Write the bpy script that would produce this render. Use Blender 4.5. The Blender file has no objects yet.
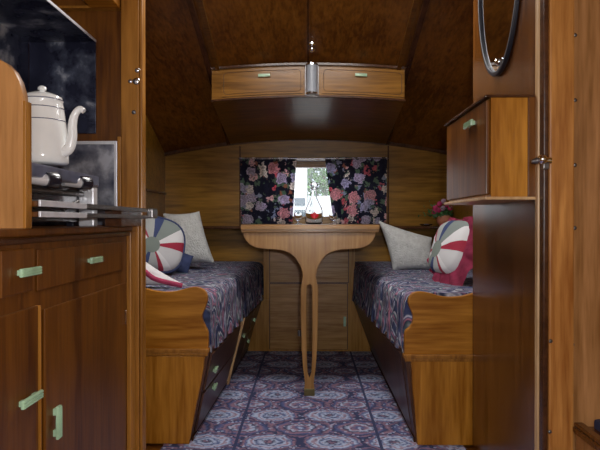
import bpy, bmesh, math, random
from mathutils import Vector, Matrix, noise
random.seed(4)
SC = bpy.context.scene
COL = SC.collection
PI = math.pi
F = 583.0; EYE = .725
YAW = math.atan(8/F); PITCH = -math.atan(3/F)

# ------------------------------------------------------------------ camera
cd = bpy.data.cameras.new('camera'); cam = bpy.data.objects.new('camera', cd); COL.objects.link(cam)
cam.location = (0, 0, EYE); cam.rotation_euler = (PI/2+PITCH, 0, YAW)
cd.sensor_width = 36; cd.lens = 36*F/600; cd.clip_start = .02
SC.camera = cam

def Q(x, y, Y):
    """the point at distance Y seen at x, y"""
    return (x-308)*Y/F, Y, EYE+(222-y)*Y/F

# ------------------------------------------------------------------ materials
def nt(name):
    m = bpy.data.materials.new(name); m.use_nodes = True
    n = m.node_tree.nodes; l = m.node_tree.links
    return m, n, l, n['Principled BSDF']

def ramp(n, stops, interp='LINEAR'):
    r = n.new('ShaderNodeValToRGB'); cr = r.color_ramp; cr.interpolation = interp
    while len(cr.elements) > 1: cr.elements.remove(cr.elements[-1])
    cr.elements[0].position = stops[0][0]; cr.elements[0].color = (*stops[0][1], 1)
    for p, c in stops[1:]:
        e = cr.elements.new(p); e.color = (*c, 1)
    return r

def mathn(n, l, op, a, b=None, c=None):
    m = n.new('ShaderNodeMath'); m.operation = op
    for i, v in enumerate((a, b, c)):
        if v is None: continue
        if isinstance(v, (int, float)): m.inputs[i].default_value = v
        else: l.new(v, m.inputs[i])
    return m.outputs[0]

def wood(name, dark, light, axis='Z', rough=.38, bump=.05, spread=1.0, coat=.12, orange=0):
    def sat(c, k=1.08):
        g = .3*c[0]+.6*c[1]+.1*c[2]; return tuple(max(.002, g+(q-g)*k) for q in c)
    dark, light = sat(dark), sat(light)
    m, n, l, b = nt(name)
    tc = n.new('ShaderNodeTexCoord'); mp = n.new('ShaderNodeMapping')
    s = [9, 9, 9]; s['XYZ'.index(axis)] = .7
    mp.inputs['Scale'].default_value = s; l.new(tc.outputs['Object'], mp.inputs['Vector'])
    a = n.new('ShaderNodeTexNoise'); a.inputs['Scale'].default_value = 2.6*spread; a.inputs['Detail'].default_value = 5
    a.inputs['Distortion'].default_value = 1.2; l.new(mp.outputs[0], a.inputs['Vector'])
    f = n.new('ShaderNodeTexNoise'); f.inputs['Scale'].default_value = 11; f.inputs['Detail'].default_value = 4
    l.new(mp.outputs[0], f.inputs['Vector'])
    c = n.new('ShaderNodeTexNoise'); c.inputs['Scale'].default_value = 3.2; c.inputs['Detail'].default_value = 3
    l.new(tc.outputs['Object'], c.inputs['Vector'])
    v = mathn(n, l, 'MULTIPLY', a.outputs[0], .42); v = mathn(n, l, 'MULTIPLY_ADD', f.outputs[0], .34, v)
    v = mathn(n, l, 'MULTIPLY_ADD', c.outputs[0], .24, v)
    r = ramp(n, [(.40, dark), (.5, tuple((p+q)/2 for p, q in zip(dark, light))), (.61, light)])
    l.new(v, r.inputs[0]); l.new(r.outputs[0], b.inputs['Base Color'])
    b.inputs['Roughness'].default_value = rough; b.inputs['Coat Weight'].default_value = coat
    b.inputs['Coat Roughness'].default_value = .2; b.inputs['Specular IOR Level'].default_value = .25
    bp = n.new('ShaderNodeBump'); bp.inputs['Strength'].default_value = bump; bp.inputs['Distance'].default_value = .01
    l.new(f.outputs[0], bp.inputs['Height']); l.new(bp.outputs[0], b.inputs['Normal'])
    return m

def plain(name, col, rough=.5, metal=0, bump=0, bscale=80, var=.15, coat=0):
    m, n, l, b = nt(name)
    tc = n.new('ShaderNodeTexCoord'); t = n.new('ShaderNodeTexNoise'); t.inputs['Scale'].default_value = bscale*.3
    t.inputs['Detail'].default_value = 4; l.new(tc.outputs['Object'], t.inputs['Vector'])
    r = ramp(n, [(.3, tuple(c*(1-var) for c in col)), (.7, tuple(min(1, c*(1+var)) for c in col))])
    l.new(t.outputs[0], r.inputs[0]); l.new(r.outputs[0], b.inputs['Base Color'])
    b.inputs['Roughness'].default_value = rough; b.inputs['Metallic'].default_value = metal
    b.inputs['Coat Weight'].default_value = coat
    if bump:
        t2 = n.new('ShaderNodeTexNoise'); t2.inputs['Scale'].default_value = bscale; l.new(tc.outputs['Object'], t2.inputs['Vector'])
        bp = n.new('ShaderNodeBump'); bp.inputs['Strength'].default_value = bump; bp.inputs['Distance'].default_value = .01
        l.new(t2.outputs[0], bp.inputs['Height']); l.new(bp.outputs[0], b.inputs['Normal'])
    return m

M = {}
M['orangeZ'] = wood('orange_oak_upright', (0.27,0.1,0.014), (0.54,0.245,0.05), 'Z')
M['orangeX'] = wood('orange_oak_level', (0.25,0.09,0.012), (0.5,0.225,0.045), 'X')
M['jamb'] = wood('jamb_oak', (0.26,0.095,0.025), (0.55,0.26,0.085), 'Z')
M['jamb2'] = wood('panel_oak', (0.22,0.1,0.035), (0.44,0.22,0.095), 'Z', rough=.34)
M['board'] = wood('screen_oak', (0.26,0.12,0.045), (0.5,0.25,0.1), 'Z', rough=.33)
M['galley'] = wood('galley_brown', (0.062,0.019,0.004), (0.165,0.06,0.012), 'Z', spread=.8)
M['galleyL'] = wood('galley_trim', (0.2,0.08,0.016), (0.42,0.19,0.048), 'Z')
M['fascia'] = wood('bench_front_brown', (0.045,0.02,0.013), (0.11,0.05,0.03), 'Z')
M['ceil'] = wood('ceiling_brown', (0.085,0.028,0.006), (0.2,0.08,0.018), 'Y', rough=.3)
M['ceilX'] = wood('ceiling_brown_cross', (0.075,0.028,0.006), (0.165,0.07,0.017), 'X', rough=.3)
M['backw'] = wood('back_wall_oak', (0.13,0.062,0.01), (0.3,0.155,0.033), 'X', rough=.3)
M['backZ'] = wood('cupboard_oak', (0.28,0.15,0.055), (0.5,0.3,0.13), 'X', rough=.25, bump=.15, coat=.4)
M['backF'] = wood('cupboard_frame_oak', (0.26,0.13,0.032), (0.46,0.25,0.08), 'Z', rough=.3)
M['flap'] = wood('flap_oak', (0.14,0.06,0.012), (0.32,0.15,0.034), 'X', rough=.3)
M['table'] = wood('table_oak', (0.22,0.11,0.038), (0.37,0.205,0.08), 'X', rough=.3)
M['tableZ'] = wood('table_leg_oak', (0.22,0.11,0.038), (0.37,0.205,0.08), 'Z', rough=.3)
M['ward'] = wood('wardrobe_brown', (0.055,0.018,0.004), (0.14,0.052,0.014), 'Z', rough=.25, bump=.02, coat=.35)
M['trim'] = wood('dark_trim', (0.035,0.013,0.006), (0.09,0.036,0.016), 'Y', rough=.25)
M['trimL'] = wood('pale_edge', (.40,.24,.12), (.62,.42,.24), 'Z')
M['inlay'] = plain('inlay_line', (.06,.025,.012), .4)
M['green'] = plain('jade_plastic', (.38,.56,.36), .25, coat=.5, var=.2)
M['chrome'] = plain('chrome', (.75,.76,.8), .12, 1, var=.05)
M['alu'] = plain('aluminium', (.74,.74,.78), .4, .45, var=.12)
M['iron'] = plain('dull_metal', (.16,.15,.15), .35, .8, bump=.1)
M['black'] = plain('black_bakelite', (.012,.012,.02), .25, coat=.4)
M['enamel'] = plain('white_enamel', (.95,.96,.95), .16, var=.03, coat=.5)
M['blue'] = plain('navy_enamel_line', (.03,.04,.12), .3)
M['stove'] = plain('stove_grey', (.14,.15,.22), .32, .35, var=.3, coat=.2)
M['lining'] = None
M['knit'] = plain('white_crochet', (.60,.61,.60), .9, bump=.9, bscale=170, var=.12)
M['maroon'] = plain('maroon_cotton', (.42,.045,.115), .85, bump=.3, bscale=60, var=.3)
M['whitec'] = plain('white_cotton', (.75,.74,.76), .85, var=.06)
M['navyc'] = plain('navy_cotton', (.035,.05,.13), .85, var=.3)
M['greyc'] = plain('grey_print_cotton', (.30,.33,.33), .85, bscale=200, var=.6)
M['terra'] = plain('terracotta', (.48,.17,.10), .6, var=.2)
M['leaf'] = plain('leaf', (.035,.11,.03), .5, var=.5)
M['petal'] = plain('magenta_petal', (.45,.03,.13), .6, var=.4)
M['petal2'] = plain('lilac_petal', (.45,.30,.42), .6, var=.3)
M['red'] = plain('red_print', (.65,.01,.03), .4, var=.05)
M['lampg'] = plain('frosted_lamp', (.30,.32,.36), .35, .0, var=.1)
M['brass'] = plain('dull_brass', (.17,.14,.06), .4, .7)

def lining():
    m, n, l, b = nt('scuffed_black_metal')
    tc = n.new('ShaderNodeTexCoord')
    t = n.new('ShaderNodeTexNoise'); t.inputs['Scale'].default_value = 10; t.inputs['Detail'].default_value = 8; t.inputs['Roughness'].default_value = .62
    t.inputs['Distortion'].default_value = .2
    l.new(tc.outputs['Object'], t.inputs['Vector'])
    r = ramp(n, [(.47, (.020, .022, .045)), (.56, (.08, .09, .13)), (.63, (.35, .36, .40)), (.70, (.6, .6, .6))]); l.new(t.outputs[0], r.inputs[0])
    l.new(r.outputs[0], b.inputs['Base Color'])
    b.inputs['Roughness'].default_value = .25; b.inputs['Metallic'].default_value = .55
    r2 = ramp(n, [(.3, (.12,)*3), (.7, (.5,)*3)]); l.new(t.outputs[0], r2.inputs[0]); l.new(r2.outputs[0], b.inputs['Roughness'])
    return m
M['lining'] = lining()

def splash():
    m, n, l, b = nt('worn_silver_panel')
    tc = n.new('ShaderNodeTexCoord')
    t = n.new('ShaderNodeTexNoise'); t.inputs['Scale'].default_value = 14; t.inputs['Detail'].default_value = 7
    l.new(tc.outputs['Object'], t.inputs['Vector'])
    r = ramp(n, [(.40, (.07, .08, .13)), (.52, (.26, .27, .33)), (.62, (.62, .64, .72))]); l.new(t.outputs[0], r.inputs[0])
    l.new(r.outputs[0], b.inputs['Base Color']); b.inputs['Metallic'].default_value = .6; b.inputs['Roughness'].default_value = .3
    return m
M['splash'] = splash()

def floral():
    """navy cotton with cabbage roses"""
    m, n, l, b = nt('navy_rose_print')
    tc = n.new('ShaderNodeTexCoord')
    mp = n.new('ShaderNodeMapping'); mp.inputs['Scale'].default_value = (1, 0, 1); l.new(tc.outputs['Object'], mp.inputs['Vector'])
    oi = n.new('ShaderNodeObjectInfo'); cv = n.new('ShaderNodeCombineXYZ'); l.new(mathn(n, l, 'MULTIPLY', oi.outputs['Random'], 9.0), cv.inputs[0]); l.new(cv.outputs[0], mp.inputs['Location'])
    nz = n.new('ShaderNodeTexNoise'); nz.inputs['Scale'].default_value = 55; nz.inputs['Detail'].default_value = 3
    l.new(mp.outputs[0], nz.inputs['Vector'])
    sub = n.new('ShaderNodeVectorMath'); sub.operation = 'SUBTRACT'; l.new(nz.outputs['Color'], sub.inputs[0]); sub.inputs[1].default_value = (.5, .5, .5)
    sc_ = n.new('ShaderNodeVectorMath'); sc_.operation = 'SCALE'; l.new(sub.outputs[0], sc_.inputs[0]); sc_.inputs['Scale'].default_value = .05
    add = n.new('ShaderNodeVectorMath'); add.operation = 'ADD'; l.new(mp.outputs[0], add.inputs[0]); l.new(sc_.outputs[0], add.inputs[1])
    # leaves
    v2 = n.new('ShaderNodeTexVoronoi'); v2.inputs['Scale'].default_value = 34; l.new(add.outputs[0], v2.inputs['Vector'])
    s2 = n.new('ShaderNodeSeparateColor'); l.new(v2.outputs['Color'], s2.inputs[0])
    lf = ramp(n, [(0, (.020, .022, .06)), (.30, (.14, .23, .16)), (.55, (.020, .022, .06)), (.62, (.36, .40, .55)), (.80, (.14, .20, .14)), (.95, (.42, .18, .12))], 'CONSTANT')
    l.new(s2.outputs[0], lf.inputs[0])
    lm = mathn(n, l, 'LESS_THAN', v2.outputs['Distance'], .5)
    mx1 = n.new('ShaderNodeMix'); mx1.data_type = 'RGBA'; mx1.inputs[6].default_value = (.012, .014, .045, 1)
    l.new(lm, mx1.inputs[0]); l.new(lf.outputs[0], mx1.inputs[7])
    # roses
    v = n.new('ShaderNodeTexVoronoi'); v.inputs['Scale'].default_value = 15.5; v.inputs['Randomness'].default_value = .75; l.new(add.outputs[0], v.inputs['Vector'])
    s = n.new('ShaderNodeSeparateColor'); l.new(v.outputs['Color'], s.inputs[0])
    fc = ramp(n, [(0, (.85, .45, .50)), (.17, (.68, .58, .76)), (.40, (.95, .85, .80)), (.6, (.72, .18, .24)), (.70, (.92, .62, .64)), (.84, (.60, .56, .76))], 'CONSTANT')
    l.new(s.outputs[1], fc.inputs[0])
    rings = mathn(n, l, 'SINE', mathn(n, l, 'MULTIPLY_ADD', v.outputs['Distance'], 34, mathn(n, l, 'MULTIPLY', nz.outputs[0], 9)))
    shade = mathn(n, l, 'MULTIPLY_ADD', rings, .30, .72)
    col = n.new('ShaderNodeVectorMath'); col.operation = 'SCALE'; l.new(fc.outputs[0], col.inputs[0]); l.new(shade, col.inputs['Scale'])
    fm = mathn(n, l, 'LESS_THAN', v.outputs['Distance'], .52)
    mx2 = n.new('ShaderNodeMix'); mx2.data_type = 'RGBA'; l.new(fm, mx2.inputs[0]); l.new(mx1.outputs[2], mx2.inputs[6]); l.new(col.outputs[0], mx2.inputs[7])
    l.new(mx2.outputs[2], b.inputs['Base Color']); b.inputs['Roughness'].default_value = .8
    return m
M['floral'] = floral()

def paisley():
    """navy throw woven with grey, rose and green streaks"""
    m, n, l, b = nt('navy_paisley_throw')
    tc = n.new('ShaderNodeTexCoord')
    t = n.new('ShaderNodeTexNoise'); t.inputs['Scale'].default_value = 5.5; t.inputs['Detail'].default_value = 1.5; t.inputs['Distortion'].default_value = 1.6
    mp = n.new('ShaderNodeMapping'); mp.inputs['Scale'].default_value = (1, 1.6, .55); l.new(tc.outputs['Object'], mp.inputs['Vector'])
    l.new(mp.outputs[0], t.inputs['Vector'])
    w = mathn(n, l, 'FRACT', mathn(n, l, 'MULTIPLY', t.outputs[0], 6.0))
    r = ramp(n, [(0, (.04, .05, .12)), (.26, (.06, .08, .17)), (.36, (.50, .52, .62)), (.44, (.06, .08, .18)), (.56, (.46, .20, .27)), (.64, (.04, .05, .13)), (.76, (.15, .22, .24)), (.86, (.58, .58, .64)), (.94, (.04, .05, .12))], 'LINEAR')
    l.new(w, r.inputs[0])
    f = n.new('ShaderNodeTexNoise'); f.inputs['Scale'].default_value = 38; l.new(tc.outputs['Object'], f.inputs['Vector'])
    fr = ramp(n, [(.35, (.6,)*3), (.65, (1.25,)*3)]); l.new(f.outputs[0], fr.inputs[0])
    mu = n.new('ShaderNodeVectorMath'); mu.operation = 'MULTIPLY'; l.new(r.outputs[0], mu.inputs[0]); l.new(fr.outputs[0], mu.inputs[1])
    l.new(mu.outputs[0], b.inputs['Base Color']); b.inputs['Roughness'].default_value = .85
    b.inputs['Specular IOR Level'].default_value = .2
    return m
M['paisley'] = paisley()

def carpetmat():
    """rows of round medallions with diamonds between, navy, rose and pale grey"""
    m, n, l, b = nt('medallion_carpet')
    tc = n.new('ShaderNodeTexCoord'); sx = n.new('ShaderNodeSeparateXYZ')
    nz = n.new('ShaderNodeTexNoise'); nz.inputs['Scale'].default_value = 26; nz.inputs['Detail'].default_value = 4; l.new(tc.outputs['Object'], nz.inputs['Vector'])
    ad = n.new('ShaderNodeVectorMath'); ad.operation = 'MULTIPLY_ADD'; l.new(nz.outputs['Color'], ad.inputs[0]); ad.inputs[1].default_value = (.05, .05, 0); l.new(tc.outputs['Object'], ad.inputs[2])
    l.new(ad.outputs[0], sx.inputs[0])
    PX, PY = .205, .26
    def cell(ox, oy):
        u = mathn(n, l, 'SUBTRACT', mathn(n, l, 'FRACT', mathn(n, l, 'MULTIPLY_ADD', sx.outputs[0], 1/PX, 100+ox)), .5)
        v = mathn(n, l, 'SUBTRACT', mathn(n, l, 'FRACT', mathn(n, l, 'MULTIPLY_ADD', sx.outputs[1], 1/PY, 100+oy)), .5)
        uu = mathn(n, l, 'MULTIPLY', u, PX); vv = mathn(n, l, 'MULTIPLY', v, PY*1.3)
        d = mathn(n, l, 'SQRT', mathn(n, l, 'ADD', mathn(n, l, 'MULTIPLY', uu, uu), mathn(n, l, 'MULTIPLY', vv, vv)))
        a = mathn(n, l, 'ARCTAN2', vv, uu)
        # scalloped edge
        return mathn(n, l, 'MULTIPLY_ADD', mathn(n, l, 'ABSOLUTE', mathn(n, l, 'SINE', mathn(n, l, 'MULTIPLY', a, 5))), -.004, d), a
    d1, a1 = cell(0, 0); d2, a2 = cell(.5, .5)
    nv, pk, gr, dk = (.080, .108, .27), (.32, .18, .25), (.48, .56, .76), (.035, .045, .12)
    mm = n.new('ShaderNodeMapRange'); l.new(d1, mm.inputs[0]); mm.inputs[2].default_value = .11
    r1 = ramp(n, [(0, pk), (.10, dk), (.22, gr), (.32, nv), (.44, gr), (.52, pk), (.60, gr), (.72, nv), (.78, pk), (.86, dk)]); l.new(mm.outputs[0], r1.inputs[0])
    m2 = n.new('ShaderNodeMapRange'); l.new(d2, m2.inputs[0]); m2.inputs[2].default_value = .11
    r2 = ramp(n, [(0, gr), (.10, nv), (.26, pk), (.36, gr), (.44, dk), (.58, pk), (.72, nv), (.80, dk), (.93, pk), (1, nv)]); l.new(m2.outputs[0], r2.inputs[0])
    cmp_ = mathn(n, l, 'LESS_THAN', d1, d2)
    mx = n.new('ShaderNodeMix'); mx.data_type = 'RGBA'; l.new(cmp_, mx.inputs[0]); l.new(r2.outputs[0], mx.inputs[6]); l.new(r1.outputs[0], mx.inputs[7])
    # fine ornament
    vo = n.new('ShaderNodeTexVoronoi'); vo.inputs['Scale'].default_value = 80; l.new(tc.outputs['Object'], vo.inputs['Vector'])
    sc2 = n.new('ShaderNodeSeparateColor'); l.new(vo.outputs['Color'], sc2.inputs[0])
    orn = ramp(n, [(0, dk), (.30, gr), (.55, nv), (.75, pk), (.9, gr)], 'CONSTANT'); l.new(sc2.outputs[0], orn.inputs[0])
    mk = mathn(n, l, 'MULTIPLY', mathn(n, l, 'LESS_THAN', vo.outputs['Distance'], .42), mathn(n, l, 'GREATER_THAN', sc2.outputs[1], .32))
    mk = mathn(n, l, 'MULTIPLY', mk, .75)
    mx3 = n.new('ShaderNodeMix'); mx3.data_type = 'RGBA'; l.new(mk, mx3.inputs[0]); l.new(mx.outputs[2], mx3.inputs[6]); l.new(orn.outputs[0], mx3.inputs[7])
    # two dark lines along the runner
    sx2 = n.new('ShaderNodeSeparateXYZ'); l.new(tc.outputs['Object'], sx2.inputs[0]); ax = mathn(n, l, 'ABSOLUTE', sx2.outputs[0])
    ln = mathn(n, l, 'LESS_THAN', mathn(n, l, 'ABSOLUTE', mathn(n, l, 'SUBTRACT', ax, .235)), .005)
    mx4 = n.new('ShaderNodeMix'); mx4.data_type = 'RGBA'; l.new(ln, mx4.inputs[0]); l.new(mx3.outputs[2], mx4.inputs[6]); mx4.inputs[7].default_value = (*dk, 1)
    l.new(mx4.outputs[2], b.inputs['Base Color']); b.inputs['Roughness'].default_value = .95
    t = n.new('ShaderNodeTexNoise'); t.inputs['Scale'].default_value = 300; l.new(tc.outputs['Object'], t.inputs['Vector'])
    bp = n.new('ShaderNodeBump'); bp.inputs['Strength'].default_value = .4; bp.inputs['Distance'].default_value = .005
    l.new(t.outputs[0], bp.inputs['Height']); l.new(bp.outputs[0], b.inputs['Normal'])
    return m
M['carpet'] = carpetmat()

def patch():
    """patchwork of white, grey print, navy and red fans"""
    m, n, l, b = nt('patchwork')
    tc = n.new('ShaderNodeTexCoord'); sx = n.new('ShaderNodeSeparateXYZ')
    of = n.new('ShaderNodeVectorMath'); of.inputs[1].default_value = (.035, 0, .02); l.new(tc.outputs['Object'], of.inputs[0])
    l.new(of.outputs[0], sx.inputs[0])
    a = mathn(n, l, 'ARCTAN2', sx.outputs[2], sx.outputs[0])
    seg = mathn(n, l, 'FRACT', mathn(n, l, 'MULTIPLY_ADD', a, 2/(2*PI), 3.2))
    r = ramp(n, [(0, (.58, .58, .60)), (.20, (.34, .02, .05)), (.30, (.72, .72, .74)), (.42, (.22, .26, .25)), (.60, (.04, .06, .16)), (.70, (.40, .42, .42)), (.86, (.34, .03, .06)), (.92, (.72, .72, .74))], 'CONSTANT'); l.new(seg, r.inputs[0])
    d = mathn(n, l, 'SQRT', mathn(n, l, 'ADD', mathn(n, l, 'MULTIPLY', sx.outputs[0], sx.outputs[0]), mathn(n, l, 'MULTIPLY', sx.outputs[2], sx.outputs[2])))
    r2 = ramp(n, [(0, (.2, .24, .22)), (.28, (.05, .06, .16)), (.34, (1, 1, 1)), (1, (1, 1, 1))], 'CONSTANT')
    l.new(mathn(n, l, 'MULTIPLY', d, 7.6), r2.inputs[0])
    sel = mathn(n, l, 'LESS_THAN', mathn(n, l, 'MULTIPLY', d, 7.6), .26)
    mx = n.new('ShaderNodeMix'); mx.data_type = 'RGBA'; l.new(sel, mx.inputs[0]); l.new(r.outputs[0], mx.inputs[6]); l.new(r2.outputs[0], mx.inputs[7])
    l.new(mx.outputs[2], b.inputs['Base Color']); b.inputs['Roughness'].default_value = .85
    return m
M['patch'] = patch()

def glass(name, tint=(1, 1, 1), rough=0, ior=1.45):
    m, n, l, b = nt(name)
    b.inputs['Base Color'].default_value = (*tint, 1); b.inputs['Transmission Weight'].default_value = 1
    b.inputs['Roughness'].default_value = rough; b.inputs['IOR'].default_value = ior
    return m
M['glass'] = glass('clear_glass', ior=1.2)
M['rim'] = plain('dark_rim', (.012,.012,.02), .5)
M['mirror'] = plain('mirror_glass', (.82, .83, .85), .03, 1, var=.01)
def pane():
    m, n, l, b = nt('window_glass')
    out = n['Material Output']; tr = n.new('ShaderNodeBsdfTransparent'); gl = n.new('ShaderNodeBsdfGlossy'); gl.inputs['Roughness'].default_value = .02
    mx = n.new('ShaderNodeMixShader'); mx.inputs[0].default_value = .03
    l.new(tr.outputs[0], mx.inputs[1]); l.new(gl.outputs[0], mx.inputs[2]); l.new(mx.outputs[0], out.inputs[0])
    return m
M['pane'] = pane()
M['render'] = plain('white_render', (.85, .85, .84), .8, var=.04)
M['foliage'] = plain('bush_leaves', (.10, .22, .05), .6, var=.5, bscale=12)
M['concrete'] = plain('pale_paving', (.6, .6, .57), .8, var=.1)
M['darkglass'] = plain('dark_window_glass', (.12, .15, .17), .1)

# ------------------------------------------------------------------ geometry helpers
def mesh_of(bm, name, mat, loc=(0, 0, 0), smooth=False):
    bmesh.ops.recalc_face_normals(bm, faces=bm.faces)
    me = bpy.data.meshes.new(name); bm.to_mesh(me); bm.free()
    me.transform(Matrix.Translation(-Vector(loc)))
    for mm in (mat if isinstance(mat, (list, tuple)) else [mat]): me.materials.append(mm)
    if smooth:
        for p in me.polygons: p.use_smooth = True
        me.set_sharp_from_angle(angle=math.radians(50))
    return me

def wloc(o):
    v = Vector((0, 0, 0))
    while o is not None: v = v+o.location; o = o.parent
    return v

def put(name, bm, mat, parent=None, loc=(0, 0, 0), smooth=False, label=None):
    """link one mesh object; the mesh is drawn in room coordinates, loc is its origin in the room"""
    if parent is not None: loc = wloc(parent)
    me = mesh_of(bm, name, mat, loc, smooth)
    o = bpy.data.objects.new(name, me); COL.objects.link(o)
    if parent is not None: o.parent = parent
    else: o.location = loc
    if label: o['label'] = label
    return o

def tag(o, label, cat, group=None):
    o['label'] = label; o['category'] = cat
    if group: o['group'] = group
    return o

def thing(name, loc, label, cat, group=None):
    o = bpy.data.objects.new(name, None); COL.objects.link(o); o.location = loc; o.empty_display_size = .05
    return tag(o, label, cat, group)

def struct(name, bm, mat, parent=None, smooth=False):
    o = put(name, bm, mat, parent, smooth=smooth)
    if parent is None: o['kind'] = 'structure'
    return o

def box(bm, a, b, bev=.0, mi=0):
    x0, y0, z0 = a; x1, y1, z1 = b
    t = bmesh.new()
    bmesh.ops.create_cube(t, size=1)
    for v in t.verts: v.co = Vector(((x0+x1)/2+v.co.x*(x1-x0), (y0+y1)/2+v.co.y*(y1-y0), (z0+z1)/2+v.co.z*(z1-z0)))
    if bev: bmesh.ops.bevel(t, geom=t.edges[:], offset=bev, segments=2, affect='EDGES', profile=.6)
    merge(bm, t, mi)
    return bm

def merge(bm, t, mi=0):
    for f in t.faces: f.material_index = mi
    me = bpy.data.meshes.new('t'); t.to_mesh(me); t.free(); bm.from_mesh(me); bpy.data.meshes.remove(me)

def B(a, b, bev=.002): return box(bmesh.new(), a, b, bev)

def hexa(bm, lo, hi):
    """lo, hi: four points each, the bottom and top quads"""
    vs = [bm.verts.new(p) for p in list(lo)+list(hi)]
    bm.faces.new(vs[:4][::-1]); bm.faces.new(vs[4:])
    for i in range(4): bm.faces.new((vs[i], vs[(i+1) % 4], vs[4+(i+1) % 4], vs[4+i]))
    return bm

def plate(outer, holes=(), t=.01, bev=.0015):
    """flat board from outlines (u, v), thickness t, centred on its plane: returned in the XZ plane"""
    cu = bpy.data.curves.new('c', 'CURVE'); cu.dimensions = '2D'; cu.fill_mode = 'BOTH'; cu.extrude = t/2-bev; cu.bevel_depth = bev; cu.offset = -bev
    for pts in [outer]+list(holes):
        sp = cu.splines.new('POLY'); sp.points.add(len(pts)-1); sp.use_cyclic_u = True
        for p, (u, v) in zip(sp.points, pts): p.co = (u, v, 0, 1)
    o = bpy.data.objects.new('c', cu); COL.objects.link(o)
    me = bpy.data.meshes.new_from_object(o.evaluated_get(bpy.context.evaluated_depsgraph_get()))
    bpy.data.objects.remove(o); bpy.data.curves.remove(cu)
    bm = bmesh.new(); bm.from_mesh(me); bpy.data.meshes.remove(me)
    bmesh.ops.remove_doubles(bm, verts=bm.verts, dist=1e-5)
    bm.transform(Matrix.Rotation(PI/2, 4, 'X'))
    return bm

def spline(pts, n=6, closed=False):
    """Catmull-Rom through points"""
    out = []; N = len(pts)
    rng = range(N if closed else N-1)
    for i in rng:
        g = lambda k: Vector(pts[k % N] if closed else pts[min(max(k, 0), N-1)])
        p0, p1, p2, p3 = g(i-1), g(i), g(i+1), g(i+2)
        for j in range(n):
            t = j/n
            out.append(.5*((2*p1)+(-p0+p2)*t+(2*p0-5*p1+4*p2-p3)*t*t+(-p0+3*p1-3*p2+p3)*t**3))
    if not closed: out.append(Vector(pts[-1]))
    return out

def tube(bm, pts, r, seg=10, mi=0, cap=True):
    t = bmesh.new(); rings = []
    pts = [Vector(p) for p in pts]; up = None
    for i, p in enumerate(pts):
        d = (pts[min(i+1, len(pts)-1)]-pts[max(i-1, 0)]).normalized()
        if up is None:
            up = Vector((0, 0, 1)) if abs(d.z) < .9 else Vector((1, 0, 0))
        s = d.cross(up).normalized(); up = s.cross(d).normalized()
        rr = r[i] if isinstance(r, (list, tuple)) else r
        rings.append([t.verts.new(p+rr*(math.cos(2*PI*k/seg)*s+math.sin(2*PI*k/seg)*up)) for k in range(seg)])
    for a, b in zip(rings, rings[1:]):
        for k in range(seg): t.faces.new((a[k], a[(k+1) % seg], b[(k+1) % seg], b[k]))
    if cap: t.faces.new(rings[0][::-1]); t.faces.new(rings[-1])
    bmesh.ops.recalc_face_normals(t, faces=t.faces)
    merge(bm, t, mi)
    return bm

def lathe(prof, c, seg=32, axis='Z'):
    bm = bmesh.new(); rings = []
    for r, z in prof:
        if r < 1e-5: rings.append([bm.verts.new((0, 0, z))])
        else: rings.append([bm.verts.new((r*math.cos(2*PI*k/seg), r*math.sin(2*PI*k/seg), z)) for k in range(seg)])
    for a, b in zip(rings, rings[1:]):
        for k in range(seg):
            k2 = (k+1) % seg
            if len(a) == 1 and len(b) == 1: continue
            if len(a) == 1: bm.faces.new((a[0], b[k2], b[k]))
            elif len(b) == 1: bm.faces.new((a[k], a[k2], b[0]))
            else: bm.faces.new((a[k], a[k2], b[k2], b[k]))
    if axis == 'X': bm.transform(Matrix.Rotation(PI/2, 4, 'Y'))
    if axis == 'Y': bm.transform(Matrix.Rotation(PI/2, 4, 'X'))
    bm.transform(Matrix.Translation(Vector(c)))
    return bm

def handle_bm(c, n, along, L=.075, w=.017):
    """bar handle at c on a face of normal n, running in direction along"""
    n = Vector(n).normalized(); a = Vector(along).normalized(); s = n.cross(a)
    bm = bmesh.new()
    box(bm, (-L/2, -w/2, .006), (L/2, w/2, .012), .002)
    for k in (-1, 0, 1): box(bm, (-L/2+.002, k*w*.32-.0012, .0115), (L/2-.002, k*w*.32+.0012, .0132))
    for k in (-1, 1): box(bm, (k*L*.32-.006, -w*.3, 0), (k*L*.32+.006, w*.3, .007))
    mt = Matrix((( a.x, s.x, n.x, c[0]), (a.y, s.y, n.y, c[1]), (a.z, s.z, n.z, c[2]), (0, 0, 0, 1)))
    bm.transform(mt)
    return bm

def handle(parent, c, n, along, L=.075, w=.017, label=None):
    return put('handle', handle_bm(c, n, along, L, w), M['green'], parent, smooth=True, label=label)

# ------------------------------------------------------------------ shell
Y0, YB = -1.2, 3.42
HW = .84
ZC = [(-1.3, 1.86), (1.2, 1.86), (1.7, 1.79), (2.3, 1.625), (2.75, 1.465), (3.1, 1.335), (3.46, 1.2)]
def zc(y, x=0):
    for (a, p), (b, q) in zip(ZC, ZC[1:]):
        if a <= y <= b: return p+(q-p)*(y-a)/(b-a)-.125*x*x
    return ZC[-1][1]-.125*x*x

struct('floor', B((-HW-.03, Y0, -.03), (HW+.03, YB+.03, 0), 0), M['galley'])
struct('wall_left', B((-HW-.03, Y0, 0), (-HW, YB+.03, 1.86), 0), M['backw'])
struct('wall_right', B((HW, Y0, 0), (HW+.03, YB+.03, 1.86), 0), M['backw'])
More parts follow.
